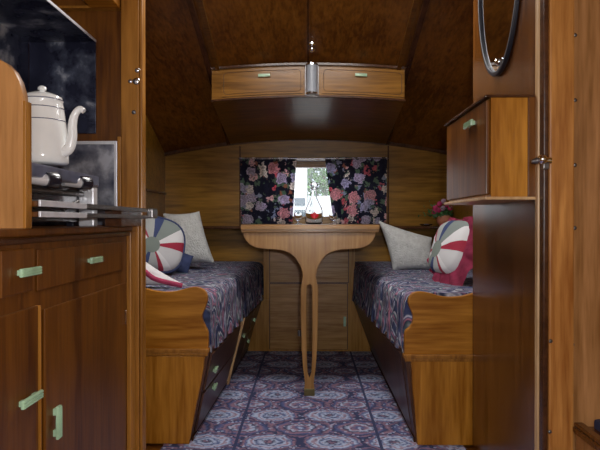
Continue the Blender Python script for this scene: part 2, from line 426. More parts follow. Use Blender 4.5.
# ceiling skin
bm = bmesh.new(); ys = [-1.2+i*.1 for i in range(47)]+[3.45]; xs = [-HW-.03+i*(2*HW+.06)/24 for i in range(25)]
g = [[bm.verts.new((x, y, zc(y, x))) for x in xs] for y in ys]
g2 = [[bm.verts.new((x, y, zc(y, x)+.02)) for x in xs] for y in ys]
for i in range(len(ys)-1):
    for j in range(len(xs)-1):
        bm.faces.new((g[i][j], g[i][j+1], g[i+1][j+1], g[i+1][j])); bm.faces.new((g2[i][j], g2[i+1][j], g2[i+1][j+1], g2[i][j+1]))
    for j in (0, -1): bm.faces.new((g[i][j], g[i+1][j], g2[i+1][j], g2[i][j]))
for i in (0, -1):
    for j in range(len(xs)-1): bm.faces.new((g[i][j], g[i][j+1], g2[i][j+1], g2[i][j]))
struct('ceiling', bm, M['ceil'], smooth=True)
# back wall with the window opening
WX0, WX1 = Q(262, 0, YB)[0], Q(366, 0, YB)[0]
WZ0, WZ1 = Q(0, 219.5, YB)[2], Q(0, 164.5, YB)[2]
out = [(-HW-.03, 0), (HW+.03, 0)]+[(HW+.03-i*(2*HW+.06)/16, zc(YB, HW+.03-i*(2*HW+.06)/16)+.018) for i in range(17)]
bm = plate(out, [[(WX0, WZ0), (WX0, WZ1), (WX1, WZ1), (WX1, WZ0)]], .03, .0005); bm.transform(Matrix.Translation((0, YB+.015, 0)))
struct('wall_back', bm, M['backw'])
bm = plate([(-HW-.03, 0), (HW+.03, 0), (HW+.03, 1.77), (0, 1.87), (-HW-.03, 1.77)], [[(-.45, .85), (-.45, 1.5), (.45, 1.5), (.45, .85)]], .03, .0005); bm.transform(Matrix.Translation((0, Y0-.015, 0)))
struct('wall_rear', bm, M['backw'])
# window
bm = bmesh.new(); w = .018
for a, b in (((WX0, WZ0), (WX1, WZ0+w)), ((WX0, WZ1-w), (WX1, WZ1)), ((WX0, WZ0+w), (WX0+w, WZ1-w)), ((WX1-w, WZ0+w), (WX1, WZ1-w))):
    box(bm, (a[0], YB-.004, a[1]), (b[0], YB+.035, b[1]), .002)
wf = bpy.data.objects.new('window_1', None); COL.objects.link(wf); wf.location = ((WX0+WX1)/2, YB, WZ0); wf['kind'] = 'structure'
put('frame', bm, M['flap'], wf)
put('pane', B((WX0+w, YB+.014, WZ0+w), (WX1-w, YB+.018, WZ1-w), 0), M['pane'], wf)
# mouldings where the roof meets the back wall, and up the roof
def arcbar(y, zoff, x0, x1, h, d, n=14):
    bm = bmesh.new()
    for i in range(n):
        a, b = x0+(x1-x0)*i/n, x0+(x1-x0)*(i+1)/n
        za, zb = zc(y, a)+zoff, zc(y, b)+zoff
        hexa(bm, [(a, y, za), (b, y, zb), (b, y+d, zb), (a, y+d, za)], [(a, y, za+h), (b, y, zb+h), (b, y+d, zb+h), (a, y+d, za+h)])
    bmesh.ops.remove_doubles(bm, verts=bm.verts, dist=1e-5)
    return bm
struct('trim_1', arcbar(YB-.014, -.02, -HW, HW, .02, .014), M['trim'])
def roofbar(x, y0, y1, w=.022, h=.02, n=12):
    bm = bmesh.new()
    for i in range(n):
        a, b = y0+(y1-y0)*i/n, y0+(y1-y0)*(i+1)/n
        za, zb = zc(a, x), zc(b, x)
        hexa(bm, [(x-w/2, a, za-h), (x+w/2, a, za-h), (x+w/2, b, zb-h), (x-w/2, b, zb-h)], [(x-w/2, a, za+.004), (x+w/2, a, za+.004), (x+w/2, b, zb+.004), (x-w/2, b, zb+.004)])
    bmesh.ops.remove_doubles(bm, verts=bm.verts, dist=1e-5)
    return bm
struct('trim_2', roofbar(-.462, 1.65, 3.4), M['trim'])
struct('trim_3', roofbar(.462, 1.9, 3.4), M['trim'])
struct('trim_4', roofbar(-.425, 1.65, 2.74, .02, .012), M['ceilX'])
struct('trim_5', roofbar(.425, 1.9, 2.74, .02, .012), M['ceilX'])
struct('trim_6', roofbar(.0, 1.3, 2.74, .008, .004), M['trim'])
# board joints on the back wall and left wall
bm = bmesh.new()
for x in (240, 388): box(bm, (Q(x, 0, YB)[0]-.004, YB-.006, .7), (Q(x, 0, YB)[0]+.004, YB, 1.17), .001)
struct('trim_7', bm, M['trim'])
struct('trim_8', B((-HW, 1.7, .885), (-HW+.008, YB, .897), .001), M['trim'])
# galley-side partition with its post
bm = plate([(-HW, 0), (-.50, 0)]+[(-.50-i*.034, zc(1.6, .50+i*.034)) for i in range(11)], (), .024, .001)
bm.transform(Matrix.Translation((0, 1.612, 0)))
for v in bm.verts: pass
struct('wall_partition', bm, M['galley'])
po = bpy.data.objects.new('trim_9', None); COL.objects.link(po); po.location = (-.475, 1.6, 0); po['kind'] = 'structure'
put('post', B((-.510, 1.585, 0), (-.462, 1.635, zc(1.62, .47)), .002), M['galleyL'], po)
put('post_edge', B((-.462, 1.592, 0), (-.454, 1.628, zc(1.62, .47)), .003), M['galleyL'], po)
for (x, y, r) in ((137, 70, .007), (136, 81, .010), (130, 81, .006), (133.5, 112, .006)):
    p = Q(x, y, 1.585)
    b_ = bmesh.new(); bmesh.ops.create_icosphere(b_, subdivisions=3, radius=r)
    for v in b_.verts: v.co.y *= .45
    b_.transform(Matrix.Translation((p[0], 1.583, p[2])))
    put('stud', b_, M['chrome'] if y < 100 else M['iron'], po, smooth=True)
# front roof boards above the partition
struct('trim_10', B((-.59, 1.40, 1.305), (-.51, 1.58, 1.36), .003), M['orangeX'])
struct('trim_11', B((-.72, 1.575, 1.305), (-.512, 1.6, 1.312), .001), M['galleyL'])

# ------------------------------------------------------------------ right wardrobe, door post and near panel
wr = thing('wardrobe', (.68, 1.6, 0), 'tall dark glossy brown wardrobe at the right behind the door post', 'wardrobe')
put('body', B((.525, 1.345, 0), (HW-.002, 1.866, 1.76), .002), M['ward'], wr)
put('edge_strip', B((.519, 1.325, 0), (.531, 1.343, 1.78), .003), M['trimL'], wr, label='pale upright edge strip')
jp = bpy.data.objects.new('door_1', None); COL.objects.link(jp); jp.location = (.55, 1.3, 0); jp['kind'] = 'structure'
put('post', B((.533, 1.295, 0), (.588, 1.34, 1.8), .004), M['jamb'], jp)
put('post_bead', B((.522, 1.30, 0), (.533, 1.324, 1.8), .003), M['trim'], jp)
put('side_panel', B((.589, 1.312, 0), (HW-.001, 1.33, 1.8), .001), M['jamb2'], jp)
for (x, y) in ((573.5, 35), (573.5, 100), (573.5, 165), (573.5, 228), (571.5, 345), (571, 396), (546.5, 340), (546, 430)):
    p = Q(x, y, 1.3)
    b_ = bmesh.new(); bmesh.ops.create_icosphere(b_, subdivisions=2, radius=.0045)
    for v in b_.verts: v.co.y *= .5
    b_.transform(Matrix.Translation((p[0]+.004, 1.294 if p[0] < .58 else 1.311, p[2])))
    put('screw', b_, M['iron'], jp, smooth=True)
# chrome ball catch
p = Q(541, 161, 1.29)
ca = thing('door_catch', (p[0], 1.3, p[2]), 'small chrome ball catch screwed to the edge of the right door post', 'catch')
bm = bmesh.new(); tube(bm, [(p[0]+.018, 1.292, p[2]), (p[0]-.014, 1.288, p[2])], [.008, .006], 12)
t = bmesh.new(); bmesh.ops.create_icosphere(t, subdivisions=3, radius=.011); t.transform(Matrix.Translation((p[0]-.002, 1.286, p[2]+.002))); merge(bm, t)
put('ball', bm, M['chrome'], ca, smooth=True)
bm = bmesh.new(); tube(bm, [(p[0]-.012, 1.288, p[2]), (p[0]-.024, 1.29, p[2]-.002)], [.008, .004], 10); put('tongue', bm, M['iron'], ca, smooth=True)
put('plate', B((p[0]+.000, 1.284, p[2]-.019), (p[0]+.013, 1.296, p[2]-.006), .002), M['iron'], ca)

# oval mirror hung on the wardrobe side
cy, cz, ry, rz_ = 1.60, 1.415, .172, .29
mi = thing('oval_mirror', (.525, cy, cz-rz_), 'oval mirror with a dark rim hanging on the wardrobe side above the locker', 'mirror')
def oval(s, n=64): return [((cy+ry*s*math.cos(2*PI*k/n)), cz+rz_*s*math.sin(2*PI*k/n)) for k in range(n)]
def toX(bm, x):   # plate in XZ with u=Y -> plane facing -X
    for v in bm.verts: v.co = Vector((x+v.co.y, v.co.x, v.co.z))
    return bm
put('rim', toX(plate(oval(1), [oval(.955)], .012, .003), .518), M['rim'], mi, smooth=True)
put('glass', toX(plate(oval(.96), (), .004, .0005), .5215), M['mirror'], mi)
pc = Q(502, 63, 1.585)
bm = lathe([(0, -.004), (.011, -.004), (.011, .002), (.006, .008), (0, .01)], (0, 0, 0), 20, 'X')
for v in bm.verts: v.co.x = -v.co.x
bm.transform(Matrix.Translation((.513, 1.585, pc[2]))); put('mirror_clip', bm, M['chrome'], mi, smooth=True)

# wall locker on the wardrobe
ZL0, ZL1 = .783, 1.010
lk = thing('wall_locker', (.47, 1.53, ZL0), 'small orange wooden wall locker fixed to the wardrobe side, green handle on its front', 'locker')
def lx(y): return .418
bm = bmesh.new(); hexa(bm, [(.420, 1.345, ZL0), (.524, 1.345, ZL0), (.524, 1.74, ZL0), (.420, 1.74, ZL0)], [(.420, 1.345, ZL1), (.524, 1.345, ZL1), (.524, 1.74, ZL1), (.420, 1.74, ZL1)])
put('body', bm, M['orangeZ'], lk)
dr = put('front_flap', B((.411, 1.352, ZL0+.006), (.4195, 1.735, ZL1-.004), .002), M['galley'], lk)
put('back_strip', B((.503, 1.338, ZL0), (.524, 1.3445, ZL1), .001), M['galley'], lk)
put('top_trim', B((.405, 1.338, ZL1), (.524, 1.745, ZL1+.006), .002), M['trim'], lk)
put('bottom_trim', B((.405, 1.338, ZL0-.007), (.524, 1.745, ZL0), .002), M['trimL'], lk)
hp = .411
handle(dr, (hp, .411*F/(471-308), EYE+97*(.411*F/163)/F), (-1, 0, 0), (0, 1, .0), .07, .016)

# seat at the right edge
st = thing('side_seat', (.72, 1.1, 0), 'low brown wooden seat box with a blue pad, cut by the lower right corner', 'seat')
put('body', B((.590, .75, 0), (.838, 1.292, .262), .003), M['jamb2'], st)
bm = bmesh.new(); box(bm, (.583, .75, .262), (.66, 1.292, .275), .003); box(bm, (.586, .75, .275), (.606, 1.292, .284), .003)
put('moulding', bm, M['ward'], st)
put('seat_pad', B((.625, .76, .268), (.835, 1.285, .295), .008), M['navyc'], st, smooth=True, label='blue fabric pad')

# ------------------------------------------------------------------ galley on the left
GX = -.483; GF = -.469
gc = thing('galley_cabinet', (-.65, 1.1, 0), 'dark brown kitchen cabinet on the left with drawers, doors and jade green handles', 'cabinet')
bm = B((-HW+.002, .45, 0), (GX, 1.583, .700), .002)
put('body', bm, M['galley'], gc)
put('corner_stile', B((GX-.002, 1.545, 0), (GX+.012, 1.583, .700), .003), M['galleyL'], gc, label='paler upright corner post')
put('top_moulding', B((GX, .45, .688), (GX+.010, 1.583, .699), .003), M['trim'], gc)
def gy(x): return -GF*F/(308-x)
def gz(x, y): return EYE+(222-y)*gy(x)/F
def gfront(name, xa, xb, z0, z1, t=.010):
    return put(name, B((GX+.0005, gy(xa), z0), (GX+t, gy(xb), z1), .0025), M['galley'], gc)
d1 = gfront('drawer', 5, 37, .606, gz(37, 249)+.002, .006)
handle(d1, (GX+.006, (gy(17)+gy(39))/2, gz(28, 272)), (1, 0, 0), (0, 1, 0), .070, .0145)
put('drawer_edge', B((GX+.001, gy(5)-.003, .606), (GX+.0075, gy(5), gz(37, 249)), .001), M['galley'], d1)
d2 = gfront('drawer', 42, 127, .602, gz(127, 241), .004)
handle(d2, (GX+.004, (gy(88)+gy(103))/2, gz(96, 260)), (1, 0, 0), (0, 1, 0), .066, .0135)
d3 = gfront('drawer', -45, 40, .30, .578, .008)
handle(d3, (GX+.008, (gy(17)+gy(39))/2, gz(28, 401)), (1, 0, 0), (0, 1, 0), .070, .0145)
put('door_edge', B((GX+.001, gy(40), .05), (GX+.012, gy(40)+.003, .578), .001), M['galleyL'], gc)
d4 = gfront('door', 48, 128, .03, .567, .006)
handle(d4, (GX+.006, gy(56.5), gz(56, 424)), (1, 0, 0), (0, 0, 1), .062, .016)
put('hinge', B((GX+.006, gy(127.5)-.004, .46), (GX+.009, gy(127.5)+.004, .495), .001), M['chrome'], d4)
d5 = gfront('door', -45, 40, .03, .295, .008)

wt = put('worktop', B((-HW+.002, .45, .700), (GX+.006, 1.583, .714), .003), M['galley'], loc=(-.65, 1.0, .70))
tag(wt, 'brown wooden worktop lying on the left kitchen cabinet under the cooker', 'worktop')
# end screen (near left, rounded top)
X1, X0 = Q(32, 0, .99)[0]-.017, -HW+.003
zt = Q(0, 54, .99)[2]
cor = [(X0, .714), (X1, .714), (X1, Q(0, 105, .99)[2]), (X1-.002, Q(0, 92, .99)[2]), (X1-.008, Q(0, 80, .99)[2]), (X1-.017, Q(0, 70, .99)[2]), (X1-.03, Q(0, 62, .99)[2]), (X1-.045, Q(0, 57, .99)[2]), (X1-.062, zt), (X0, zt+.01)]
bm = plate(cor, (), .02, .002); bm.transform(Matrix.Translation((0, 1.0, 0)))
es = thing('cooker_screen', (-.65, 1.0, .714), 'light wooden end board with a rounded corner standing on the worktop before the coffee pot', 'screen')
put('board', bm, M['board'], es)
bm = B((X1-.001, .989, .714), (X1+.004, 1.011, Q(0, 100, .99)[2]), .001); put('edge_strip', bm, M['galleyL'], es)

# black metal heat shield: side sheet, end sheet, canopy sheet
hs = thing('heat_shield', (-.70, 1.3, .716), 'scuffed black sheet metal lining and canopy around the cooker', 'heat shield')
put('side_sheet', B((-.772, 1.02, .716), (-.766, 1.592, 1.219), .001), M['lining'], hs)
put('end_sheet', B((-.766, 1.592, Q(0, 133, 1.59)[2]), (Q(94.5, 0, 1.59)[0], 1.598, 1.219), .001), M['lining'], hs)
put('canopy_sheet', B((-.772, .95, 1.219), (-.583, 1.597, 1.225), .001), M['lining'], hs)
put('rolled_edge', B((-.5835, .95, 1.2185), (-.5815, 1.597, 1.2255), .0005), M['alu'], hs)
# silver splash panel on the partition
a = Q(60, 205, 1.59); b = Q(117, 141, 1.59)
sp = thing('splash_panel', (a[0]/2+b[0]/2, 1.595, .716), 'worn silver metal splash panel behind the cooker, fixed to the partition', 'splash panel')
put('panel', B((-.764, 1.587, .716), (b[0], 1.591, b[2]), .001), M['splash'], sp)
bm = bmesh.new(); box(bm, (b[0]-.008, 1.582, .716), (b[0], 1.587, b[2]), .001); box(bm, (-.764, 1.582, b[2]-.009), (b[0]-.008, 1.587, b[2]), .001)
put('rim', bm, M['alu'], sp)
put('wood_frame', B((b[0]+.001, 1.584, .716), (b[0]+.010, 1.5995, b[2]+.012), .001), M['galleyL'], sp)

# cooker
ck = thing('gas_cooker', (-.63, 1.2, .714), 'grey two-burner gas cooker with black tap knobs standing on the worktop', 'cooker')
bm = bmesh.new(); box(bm, (-.760, 1.016, .808), (-.500, 1.39, .834), .004); put('body', bm, M['stove'], ck)
put('dark_void_block', B((-.76, 1.016, .725), (-.54, 1.385, .8075), .003), M['black'], ck)  # black block stands in for the shaded void under the cooker top
bm = bmesh.new(); box(bm, (-.539, 1.362, .7145), (-.503, 1.388, .8075), .003); put('end_panel', bm, M['alu'], ck)
bm = bmesh.new()
for y in (1.03, 1.37):
    for x in (-.75, -.56): put('foot', B((x-.008, y-.008, .7142), (x+.008, y+.008, .7255), .001), M['black'], ck)
bm = bmesh.new(); tube(bm, [(-.528, 1.02, .786), (-.528, 1.355, .790)], .006, 12); tube(bm, [(-.53, 1.25, .75), (-.52, 1.31, .772)], .004, 8); tube(bm, [(-.53, 1.02, .762), (-.53, 1.17, .766)], .004, 8)
put('gas_pipe', bm, M['iron'], ck, smooth=True)
for kx, ky in ((53, 180), (86, 183)):
    yk = .49*F/(308-kx); zk = EYE+(222-ky)*yk/F
    bm = bmesh.new(); tube(bm, [(-.525, yk-.045, zk), (-.50, yk-.008, zk)], [.009, .012], 14); kb = put('tap', bm, M['alu'], ck, smooth=True)
    bm = bmesh.new(); tube(bm, [(-.502, yk-.012, zk), (-.490, yk+.006, zk), (-.486, yk+.011, zk)], [.015, .016, .012], 20); put('knob', bm, M['black'], ck, smooth=True)
for y in (1.11, 1.27):
    bm = lathe([(0, 0), (.035, 0), (.035, .006), (.02, .009), (0, .009)], (-.63, y, .833), 24); put('burner', bm, M['iron'], ck, smooth=True)
    bm = bmesh.new()
    for k in range(4):
        a_ = k*PI/2+PI/4
        tube(bm, [(-.63+.075*math.cos(a_), y+.075*math.sin(a_), .836), (-.63+.06*math.cos(a_), y+.06*math.sin(a_), .848), (-.63+.012*math.cos(a_), y+.012*math.sin(a_), .848)], .0025, 6)
    put('pan_support', bm, M['iron'], ck, smooth=True)

# coffee pot
PXc, PYc, PZ = -.580, 1.265, .8505
cp = thing('coffee_pot', (PXc, PYc, PZ), 'tall white enamel coffee pot with a curved spout standing on the cooker', 'coffee pot')
put('body', lathe([(0, 0), (.050, 0), (.0545, .004), (.0545, .02), (.051, .075), (.0445, .126), (.0425, .136), (.044, .138), (.0425, .140), (.041, .138), (0, .138)], (PXc, PYc, PZ), 48), M['enamel'], cp, smooth=True)
ld = put('lid', lathe([(.0425, .1405), (.0415, .146), (.036, .1495), (.020, .156), (.007, .157), (0, .157)], (PXc, PYc, PZ), 40), M['enamel'], cp, smooth=True)
put('lid_knob', lathe([(.005, .1565), (.0045, .160), (.009, .163), (.009, .167), (.005, .171), (0, .172)], (PXc, PYc, PZ), 20), M['enamel'], ld, smooth=True)
bm = bmesh.new()
for z, r in ((.1395, .0438), (.121, .0458), (.094, .0492)):
    t = lathe([(r-.001, z-.0012), (r+.0009, z), (r-.001, z+.0012)], (PXc, PYc, PZ), 40); merge(bm, t)
put('blue_lines', bm, M['blue'], cp, smooth=True)
sp_ = [(PXc+dx, PYc-.008, PZ+dz) for dx, dz in ((.040, .026), (.060, .031), (.069, .055), (.070, .085), (.075, .107), (.086, .119), (.095, .114))]
pts = spline(sp_, 5); n_ = len(pts)
bm = bmesh.new(); tube(bm, pts, [.0125-.0065*i/(n_-1) for i in range(n_)], 16); put('spout', bm, M['enamel'], cp, smooth=True)
bm = bmesh.new(); tube(bm, spline([(PXc-.040, PYc, PZ+.125), (PXc-.08, PYc, PZ+.12), (PXc-.092, PYc, PZ+.08), (PXc-.08, PYc, PZ+.045), (PXc-.048, PYc, PZ+.03)], 5), .005, 10); put('handle', bm, M['enamel'], cp, smooth=True)

# folded worktop leaf with metal edges
fl = thing('folding_leaf', (-.44, 1.2, .715), 'folded narrow wooden worktop leaf edged in aluminium strip, jutting past the left post', 'folding leaf')
for (za, zb) in ((.734, .743), (.752, .762)):
    f_ = put('leaf', B((-.492, 1.015, za), (-.4475, 1.578, zb), .001), M['galley'], fl)
    put('edge_strip', B((-.4478, .962, za-.001), (-.4438, 1.165, zb), .001), M['alu'], f_, label='bright aluminium edge strip')
    put('dark_edge_strip', B((-.4478, 1.166, za), (-.4438, 1.61, zb), .001), M['iron'], f_)
put('hinge_block', B((-.4478, 1.61, .735), (-.430, 1.665, .763), .004), M['iron'], fl)
put('spacer', B((-.49, 1.40, .743), (-.45, 1.57, .752), 0), M['trim'], fl)
put('bearer', B((-.49, 1.40, .7145), (-.45, 1.57, .734), 0), M['trim'], fl)

# ------------------------------------------------------------------ carpet
cpt = put('carpet', B((-.467, .4, 0.0), (.50, 3.244, .0055), .001), M['carpet'], loc=(0, 1.8, 0))
tag(cpt, 'navy, rose and grey medallion carpet covering the aisle floor between the benches', 'carpet')

# ------------------------------------------------------------------ benches
YF, YE = 1.88, 3.25
def bench(side):
    s = side
    if s < 0:
        ft, fb, bt, bb = -.322, -.385, -.255, -.343
        lab = 'left wooden bench seat with a wavy-topped orange end panel and dark drawer front'
    else:
        ft, fb, bt, bb = .312, .352, .245, .357
        lab = 'right wooden bench seat with a wavy-topped orange end panel and plain dark front'
    zt = .305; w = s*(HW-.004)
    root = thing('bench_seat', (s*.6, 2.5, 0), lab, 'bench')
    i = -s*.0
    bm = bmesh.new()
    yf = YF+.022
    wi = w
    hexa(bm, [(fb, yf, 0.006), (bb, YE, 0.006), (w, YE, 0.006), (w, yf, 0.006)], [(ft, yf, zt), (bt, YE, zt), (w, YE, zt), (w, yf, zt)])
    put('base', bm, M['fascia'], root)
    # end panels
    if s < 0:
        low = [(-.83, .006), (Q(188.5, 0, YF)[0], .006), (Q(204.5, 0, YF)[0], Q(0, 357, YF)[2]), (-.83, Q(0, 357, YF)[2])]
        up = [(100, 352), (100, 288), (143, 289), (150, 290.3), (160, 292), (172, 292), (181, 290.2), (190, 287.8), (197, 287.5), (203, 290), (206.5, 295), (207, 301), (204.5, 309), (202, 315), (202, 321), (205, 327), (207.5, 333), (208, 343), (208, 352)]
        mo = (Q(209, 0, YF)[0], Q(0, 352, YF)[2])
    else:
        low = [(Q(417.5, 0, YF)[0], .006), (.83, .006), (.83, Q(0, 361, YF)[2]), (Q(411, 0, YF)[0], Q(0, 361, YF)[2])]
        up = [(520, 355), (520, 291), (480, 292), (470, 294), (462, 296), (450, 297), (440, 296), (430, 293), (420, 291.5), (413, 293), (409, 298), (408.5, 305), (412, 313), (413, 321), (410, 327), (405.5, 331), (404.5, 338), (404, 355)]
        mo = (Q(403, 0, YF)[0], Q(0, 357, YF)[2])
    bm = plate(low, (), .02, .001); bm.transform(Matrix.Translation((0, YF+.011, 0))); put('lower_end_panel', bm, M['orangeZ'], root)
    k = spline([(Q(x, y, YF)[0], Q(x, y, YF)[2]) for x, y in up[1:-1]], 4)
    pts = [(Q(*up[0], YF)[0], Q(*up[0], YF)[2])]+[tuple(v) for v in k]+[(Q(*up[-1], YF)[0], Q(*up[-1], YF)[2])]
    bm = plate(pts, (), .022, .002); bm.transform(Matrix.Translation((0, YF+.009, 0))); put('upper_end_panel', bm, M['orangeX'], root)
    a, b = sorted((mo[0], s*(.82 if s < 0 else .835)))
    bm = bmesh.new(); box(bm, (a, YF-.0125, mo[1]-.003), (b, YF+.02, mo[1]+.010), .003); box(bm, (a+(.004 if s > 0 else 0), YF-.006, mo[1]-.013), (b-(.004 if s < 0 else 0), YF+.02, mo[1]-.003), .002)
    put('moulding', bm, M['galleyL'], root)
    # sloping front strip and drawers
    def fp(y, z, out=0):
        u = (y-YF)/(YE-YF); xt = ft+(bt-ft)*u; xb = fb+(bb-fb)*u
        return (xb+(xt-xb)*z/zt-s*out, y, z)
    def panel(y0, y1, z0, z1, t):
        bm = bmesh.new()
        hexa(bm, [fp(y0, z0), fp(y1, z0), fp(y1, z0, t), fp(y0, z0, t)], [fp(y0, z1), fp(y1, z1), fp(y1, z1, t), fp(y0, z1, t)]); return bm
    if s < 0:
        nrm = Vector((1, 0, -.2)).normalized()
        for (y0, y1, z0, z1, hy, hz, hl) in ((1.93, 2.52, .165, .285, 2.03, .212, .05), (1.93, 2.52, .03, .155, 2.10, .132, .05), (2.62, 2.92, .03, .285, 2.70, .20, .05), (2.95, 3.2, .155, .285, 3.02, .22, .05), (2.95, 3.2, .03, .15, 3.02, .11, .05)):
            d = put('drawer', panel(y0, y1, z0, z1, .006), M['fascia'], root)
            handle(d, fp(hy, hz, .006), nrm, (0, 1, 0), hl, .016)
        bm = panel(2.565, 2.585, .006, .30, .012); put('pale_stile', bm, M['trimL'], root, label='pale upright strip between the drawers')
    else:
        put('front_panel', panel(1.95, 3.2, .03, .285, .003), M['fascia'], root)
    put('foot_strip', panel(1.905, YE, .006, .022, .006), M['trim'], root)
    # seat cover
    cs = thing('seat_cover', (s*.6, 2.6, .306), ('left' if s < 0 else 'right')+' bench mattress under a navy paisley throw hanging over its edge', 'seat cover', )
    bm = bmesh.new(); rows = []
    yy0, yy1, N = YF+.028, YB-.004, 70
    for r in range(N+1):
        y = yy0+(yy1-yy0)*r/N
        u = min(1, (y-YF)/(YE-YF)); xe = (ft+(bt-ft)*u)-s*.008
        if s < 0: xe = -.326+(.066)*u
        else: xe = .318-(.066)*u
        if y > YE+.0: pass
        top = .494
        prof = [(w, .312), (w, top-.02), (w-s*.02, top-.004), (w-s*.10, top), (w-s*.2, top), (w-s*.28, top), (w-s*.36, top), ((xe+s*.06), top), (xe+s*.03, top-.003), (xe+s*.011, top-.013), (xe+s*.002, top-.033), (xe, top-.07), (xe-s*.001, top-.11), (xe-s*.003, top-.15), (xe-s*.005, .295 if y < YE-.005 else .312), (xe+s*.012, .312), (xe+s*.06, .312)]
        row = []
        for q, (px_, pz_) in enumerate(prof):
            f = 0
            if 10 <= q <= 14: f = (q-9)/5*.007*(math.sin(y*58+2*math.sin(y*9))+.5*math.sin(y*97+q))
            if 2 <= q <= 9: pz_ += .004*noise.noise(Vector((px_*9, y*9, 1.3+s)))
            row.append(bm.verts.new((px_-s*f, y, pz_)))
        rows.append(row)
    for a_, b_ in zip(rows, rows[1:]):
        for q in range(len(a_)): q2 = (q+1) % len(a_); bm.faces.new((a_[q], a_[q2], b_[q2], b_[q]))
    bm.faces.new(rows[0]); bm.faces.new(rows[-1])
    put('throw', bm, M['paisley'], cs, smooth=True)
    return root
bench(-1); bench(1)

# ------------------------------------------------------------------ centre cupboard below the window
cx0, cx1 = Q(262, 0, YE)[0]+.008, Q(357, 0, YE)[0]-.012
cb = thing('cupboard', (0, 3.33, 0), 'oak cupboard between the bench ends behind the table, two doors one above the other', 'cupboard')
bm = bmesh.new()
hexa(bm, [(-.342, YE, 0), (.356, YE, 0), (.356, YB-.003, 0), (-.342, YB-.003, 0)], [(-.262, YE, .29), (.25, YE, .29), (.25, YB-.003, .29), (-.262, YB-.003, .29)])
put('plinth', bm, M['backF'], cb)
put('body', B((cx0, YE, .2905), (cx1, YB-.003, .683), .001), M['backF'], cb)
for (q1, q2, zt_) in (((269.2, 282.8), (348.8, 240), .668), ((269.2, 349.5), (347.8, 283.2), None)):  # dark plates painted in for the shadow gaps round the doors
    a = Q(*q1, YE); b = Q(*q2, YE); put('door_gap_shade', B((a[0], YE-.003, max(a[2], .008)), (b[0], YE-.0005, zt_ or b[2]), 0), M['inlay'], cb)
a = Q(270, 282, YE); b = Q(348, 240, YE); u_ = put('door', B((a[0], YE-.008, a[2]), (b[0], YE-.0005, .665), .002), M['backZ'], cb)
a = Q(270, 349, YE); b = Q(347, 284, YE); d_ = put('door', B((a[0], YE-.008, max(a[2], .012)), (b[0], YE-.0005, b[2]), .002), M['backZ'], cb)
p = Q(344.5, 321, YE); handle(d_, (p[0], YE-.008, p[2]), (0, -1, 0), (0, 0, 1), .055, .014)

# wooden shelf round the front end
sh = thing('wall_shelf', (0, 3.35, .685), 'narrow brown wooden shelf running around the front end under the window', 'shelf')
put('back_board', B((-HW+.003, YE+.02, .686), (HW-.003, YB-.001, .702), .003), M['trim'], sh)
put('side_board', B((.70, 2.2, .686), (HW-.003, YE+.019, .702), .003), M['trim'], sh)
put('side_board', B((-HW+.003, 2.2, .686), (-.70, YE+.019, .702), .003), M['trim'], sh)
# shiny disc added to stand for the flash glare on the shelf
p = Q(426, 231, 3.3)
ds = put('glare_disc', lathe([(0, 0), (.02, 0), (.036, .008), (.037, .012), (.034, .011), (.02, .004), (0, .003)], (p[0], 3.31, .7025), 28), M['chrome'], loc=(p[0], 3.31, .7025), smooth=True)
tag(ds, 'small shiny disc added for the flash glare on the shelf left of the flower pot', 'glare_disc')
# flower pot
p = Q(444, 224, 3.33); fx, fy, fz = p[0], 3.335, .7025
fp_ = thing('flower_pot', (fx, fy, fz), 'round terracotta pot of magenta flowers on the shelf in the right front corner', 'potted plant')
put('pot', lathe([(0, 0), (.026, 0), (.040, .018), (.043, .036), (.036, .056), (.032, .060), (.029, .056), (0, .05)], (fx, fy, fz), 28), M['terra'], fp_, smooth=True)
bm = bmesh.new(); random.seed(8)
def disc(bm, c, r, nrm, n=6, el=1.0, mi=0):
    nrm = Vector(nrm).normalized(); a = nrm.orthogonal().normalized(); b = nrm.cross(a)
    vs = [bm.verts.new(Vector(c)+r*(math.cos(2*PI*k/n)*a*el+math.sin(2*PI*k/n)*b)) for k in range(n)]
    ctr = bm.verts.new(Vector(c)+nrm*r*.25)
    for k in range(n): bm.faces.new((vs[k], vs[(k+1) % n], ctr))
for i in range(130):
    c = (fx+random.gauss(-.012, .045), fy-abs(random.gauss(0, .018)), fz+.075+random.gauss(.0, .022))
    if c[0] > HW-.02 or c[2] < fz+.045: continue
    disc(bm, c, random.uniform(.008, .016), (random.gauss(0, 1), -1, random.gauss(.3, 1)), 6, .5)
put('leaves', bm, M['leaf'], fp_)
bm = bmesh.new()
for i in range(14): tube(bm, [(fx+random.uniform(-.015, .015), fy, fz+.05), (fx+random.uniform(-.07, .05), fy-.01, fz+random.uniform(.08, .12))], .0018, 5)
put('stem', bm, M['leaf'], fp_)
for i, (dx, dz) in enumerate(((-.055, .105), (-.03, .125), (-.012, .10), (-.035, .09), (.012, .118), (-.008, .14), (.03, .10), (-.06, .08))):
    bm = bmesh.new(); c = Vector((fx+dx, fy-.022, fz+dz))
    for k in range(7):
        a_ = 2*PI*k/7; disc(bm, c+Vector((math.cos(a_)*.009, 0, math.sin(a_)*.009)), .008, (math.cos(a_)*.7, -1, math.sin(a_)*.7), 7)
    disc(bm, c-Vector((0, .004, 0)), .006, (0, -1, 0), 8)
    put('blossom', bm, M['petal2'] if i in (2, 5) else M['petal'], fp_)

